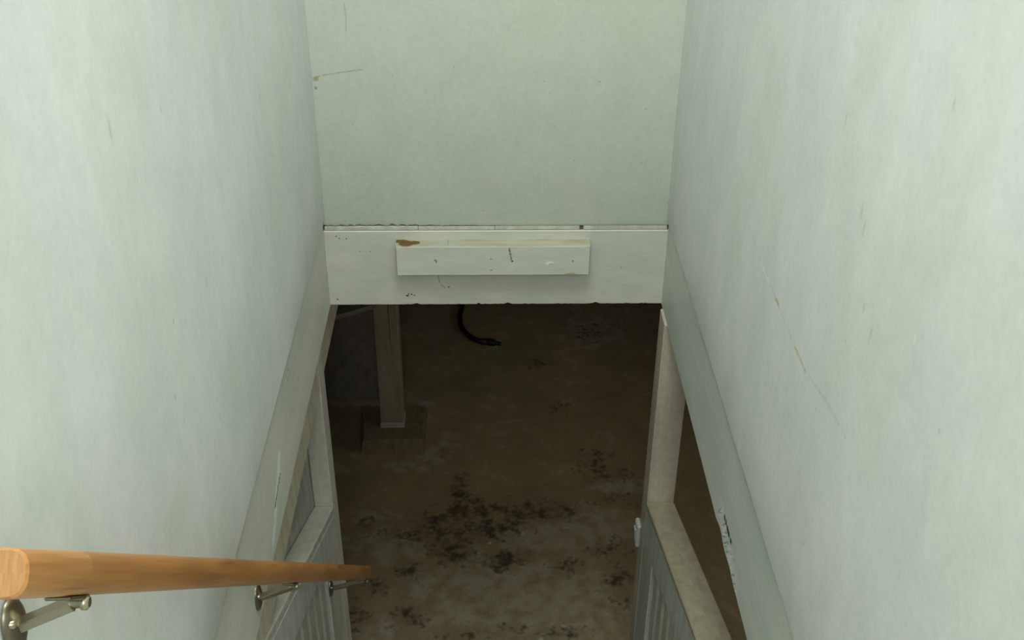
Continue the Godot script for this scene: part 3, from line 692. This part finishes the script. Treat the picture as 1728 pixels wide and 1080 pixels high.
# ---------------------------------------------------------------- cleat on the beam
func cleat():
	var o := thing("wooden_cleat", P(0.015, -1.66, ZF), "white painted wooden cleat fixed across the beam, brown stain on its top edge", "cleat")
	var x0 := -0.2855; var x1 := 0.2855; var yt := 0.098; var zf := 0.0445
	var st := mb()
	# box without top and front: those are sub-faces of their own print
	var c := Vector3(0, 0.05, 0.02)
	var b := 0.0025
	face(st, [Vector3(x0, 0, 0), Vector3(x1, 0, 0), Vector3(x1, 0, zf - b), Vector3(x0, 0, zf - b)], c)
	for x in [x0, x1]: face(st, [Vector3(x, 0, 0), Vector3(x, yt, 0), Vector3(x, yt, zf - b), Vector3(x, 0, zf - b)], c)
	face(st, [Vector3(x0, 0, 0), Vector3(x1, 0, 0), Vector3(x1, yt, 0), Vector3(x0, yt, 0)], c)
	face(st, [Vector3(x0, 0, zf - b), Vector3(x1, 0, zf - b), Vector3(x1 - b, b, zf), Vector3(x0 + b, b, zf)], c)
	for s in [[x0, x0 + b], [x1, x1 - b]]: face(st, [Vector3(s[0], 0, zf - b), Vector3(s[0], yt, zf - b), Vector3(s[1], yt - b, zf), Vector3(s[1], b, zf)], c)
	obj("body", st, M.joinery, o)
	st = mb()
	face(st, [Vector3(x0, yt, 0), Vector3(x1, yt, 0), Vector3(x1, yt, zf - b), Vector3(x0, yt, zf - b)], c, [Vector2(0, 0), Vector2(1, 0), Vector2(1, 0.95), Vector2(0, 0.95)])
	face(st, [Vector3(x0, yt, zf - b), Vector3(x1, yt, zf - b), Vector3(x1 - b, yt - b, zf), Vector3(x0 + b, yt - b, zf)], c, [Vector2(0, 0.95), Vector2(1, 0.95), Vector2(1, 1), Vector2(0, 1)])
	var tp := obj("top_face", st, M.cleat_top, o); tp.set_meta("label", "yellowed top with a rust-brown stain")
	st = mb()
	face(st, [Vector3(x0 + b, yt - b, zf), Vector3(x1 - b, yt - b, zf), Vector3(x1 - b, b, zf), Vector3(x0 + b, b, zf)], c, [Vector2(0, 0), Vector2(1, 0), Vector2(1, 1), Vector2(0, 1)])
	obj("front_face", st, M.cleat_front, o)

# ---------------------------------------------------------------- handrail
func handrail():
	var A := P(-0.406, -0.678, -0.665); var B := P(-0.406, -2.649, -2.588)
	var o := thing("handrail", A, "round-edged varnished timber handrail sloping down the left wall on metal brackets", "handrail")
	var d := (B - A).normalized(); var L := (B - A).length()
	var prof := []
	for i in 28:                               # rounded profile, slightly squared
		var t := TAU * i / 28.0
		var e := 0.78
		prof.append(Vector2(signf(cos(t)) * pow(absf(cos(t)), e) * 0.0205, signf(sin(t)) * pow(absf(sin(t)), e) * 0.0215))
	var cut := 0.155
	var st := mb(true)
	sweep(st, [d * 0.0035, d * 0.05, d * cut], prof, Vector3.RIGHT, false)
	st.set_smooth_group(1); sweep(st, [Vector3.ZERO, d * 0.0035], prof, Vector3.RIGHT, false, [0.9, 1.0])
	var r1 := obj("rail_section", st, M.rail_pale, o); r1.set_meta("label", "paler end length of the rail")
	st = mb()
	var ring := []
	var up := Vector3.RIGHT.cross(d)
	for q in prof: ring.append(Vector3.RIGHT * q.x * 0.9 + up * q.y * 0.9)
	face(st, ring, d)
	obj("end_grain", st, M.rail_end, r1)
	st = mb(true)
	sweep(st, [d * cut, d * (L * 0.35), d * (L * 0.7), d * (L - 0.004)], prof, Vector3.RIGHT, false)
	st.set_smooth_group(1); sweep(st, [d * (L - 0.004), d * L], prof, Vector3.RIGHT, true, [1.0, 0.88])
	obj("rail_section", st, M.rail, o)
	# brackets: [wall x, z, spacer]
	for q in [[XL, -0.766], [-0.4825, -1.616], [-0.5185, -2.545]]:
		var z: float = q[1]; var wx: float = q[0]
		var ry := -0.678 + 1.025 * (z + 0.665)
		var under := ry - 0.0305
		var at := P(0, 0, 0) * 0.0 - A
		var root := P(wx + 0.008, under - 0.040, z) + at
		var tip := P(-0.409, under - 0.010, z) + at
		var tm := mb(true)
		var rect := [Vector2(-0.006, -0.0055), Vector2(0.006, -0.0055), Vector2(0.0075, -0.004), Vector2(0.0075, 0.004), Vector2(0.006, 0.0055), Vector2(-0.006, 0.0055), Vector2(-0.0075, 0.004), Vector2(-0.0075, -0.004)]
		tm.set_smooth_group(-1)
		sweep(tm, [root, root.lerp(tip, 0.8), tip], rect, Vector3.BACK)
		var br := obj("bracket", tm, M.nickel, o)
		# domed oval plate on the wall
		tm = mb(true)
		var rc := P(wx, under - 0.040, z) + at
		sweep(tm, [rc, rc + Vector3(0.003, 0, 0), rc + Vector3(0.006, 0, 0), rc + Vector3(0.009, 0, 0), rc + Vector3(0.0105, 0, 0)], circle(0.022, 24, 0.033), Vector3.BACK, true, [1.0, 1.0, 0.86, 0.55, 0.2])
		obj("wall_plate", tm, M.nickel_dark, br)
		tm = mb(true)
		sweep(tm, [rc + Vector3(0.004, 0.014, 0.012), rc + Vector3(0.0095, 0.014, 0.012), rc + Vector3(0.011, 0.014, 0.012)], circle(0.0045, 12), Vector3.BACK, true, [1, 1, 0.6])
		obj("screw", tm, M.nickel, br)
		# saddle under the rail and the round bolt end
		tm = mb()
		var sad := Basis(Vector3.RIGHT, asin(d.y))
		tm = mb(); cbox(tm, P(-0.406, ry, z) + at + Vector3(0, d.z, -d.y) * 0.0232, Vector3(0.024, 0.004, 0.046), 0.0015, sad)
		obj("saddle", tm, M.nickel_dark, br)
		tm = mb(true)
		var e0 := tip + Vector3(-0.004, 0.001, 0)
		sweep(tm, [e0, e0 + Vector3(0.012, 0, 0), e0 + Vector3(0.013, 0, 0), e0 + Vector3(0.018, 0, 0), e0 + Vector3(0.0205, 0, 0)], circle(0.008, 16), Vector3.BACK, true, [0.75, 0.75, 1.0, 1.0, 0.6])
		obj("bolt", tm, M.nickel, br)
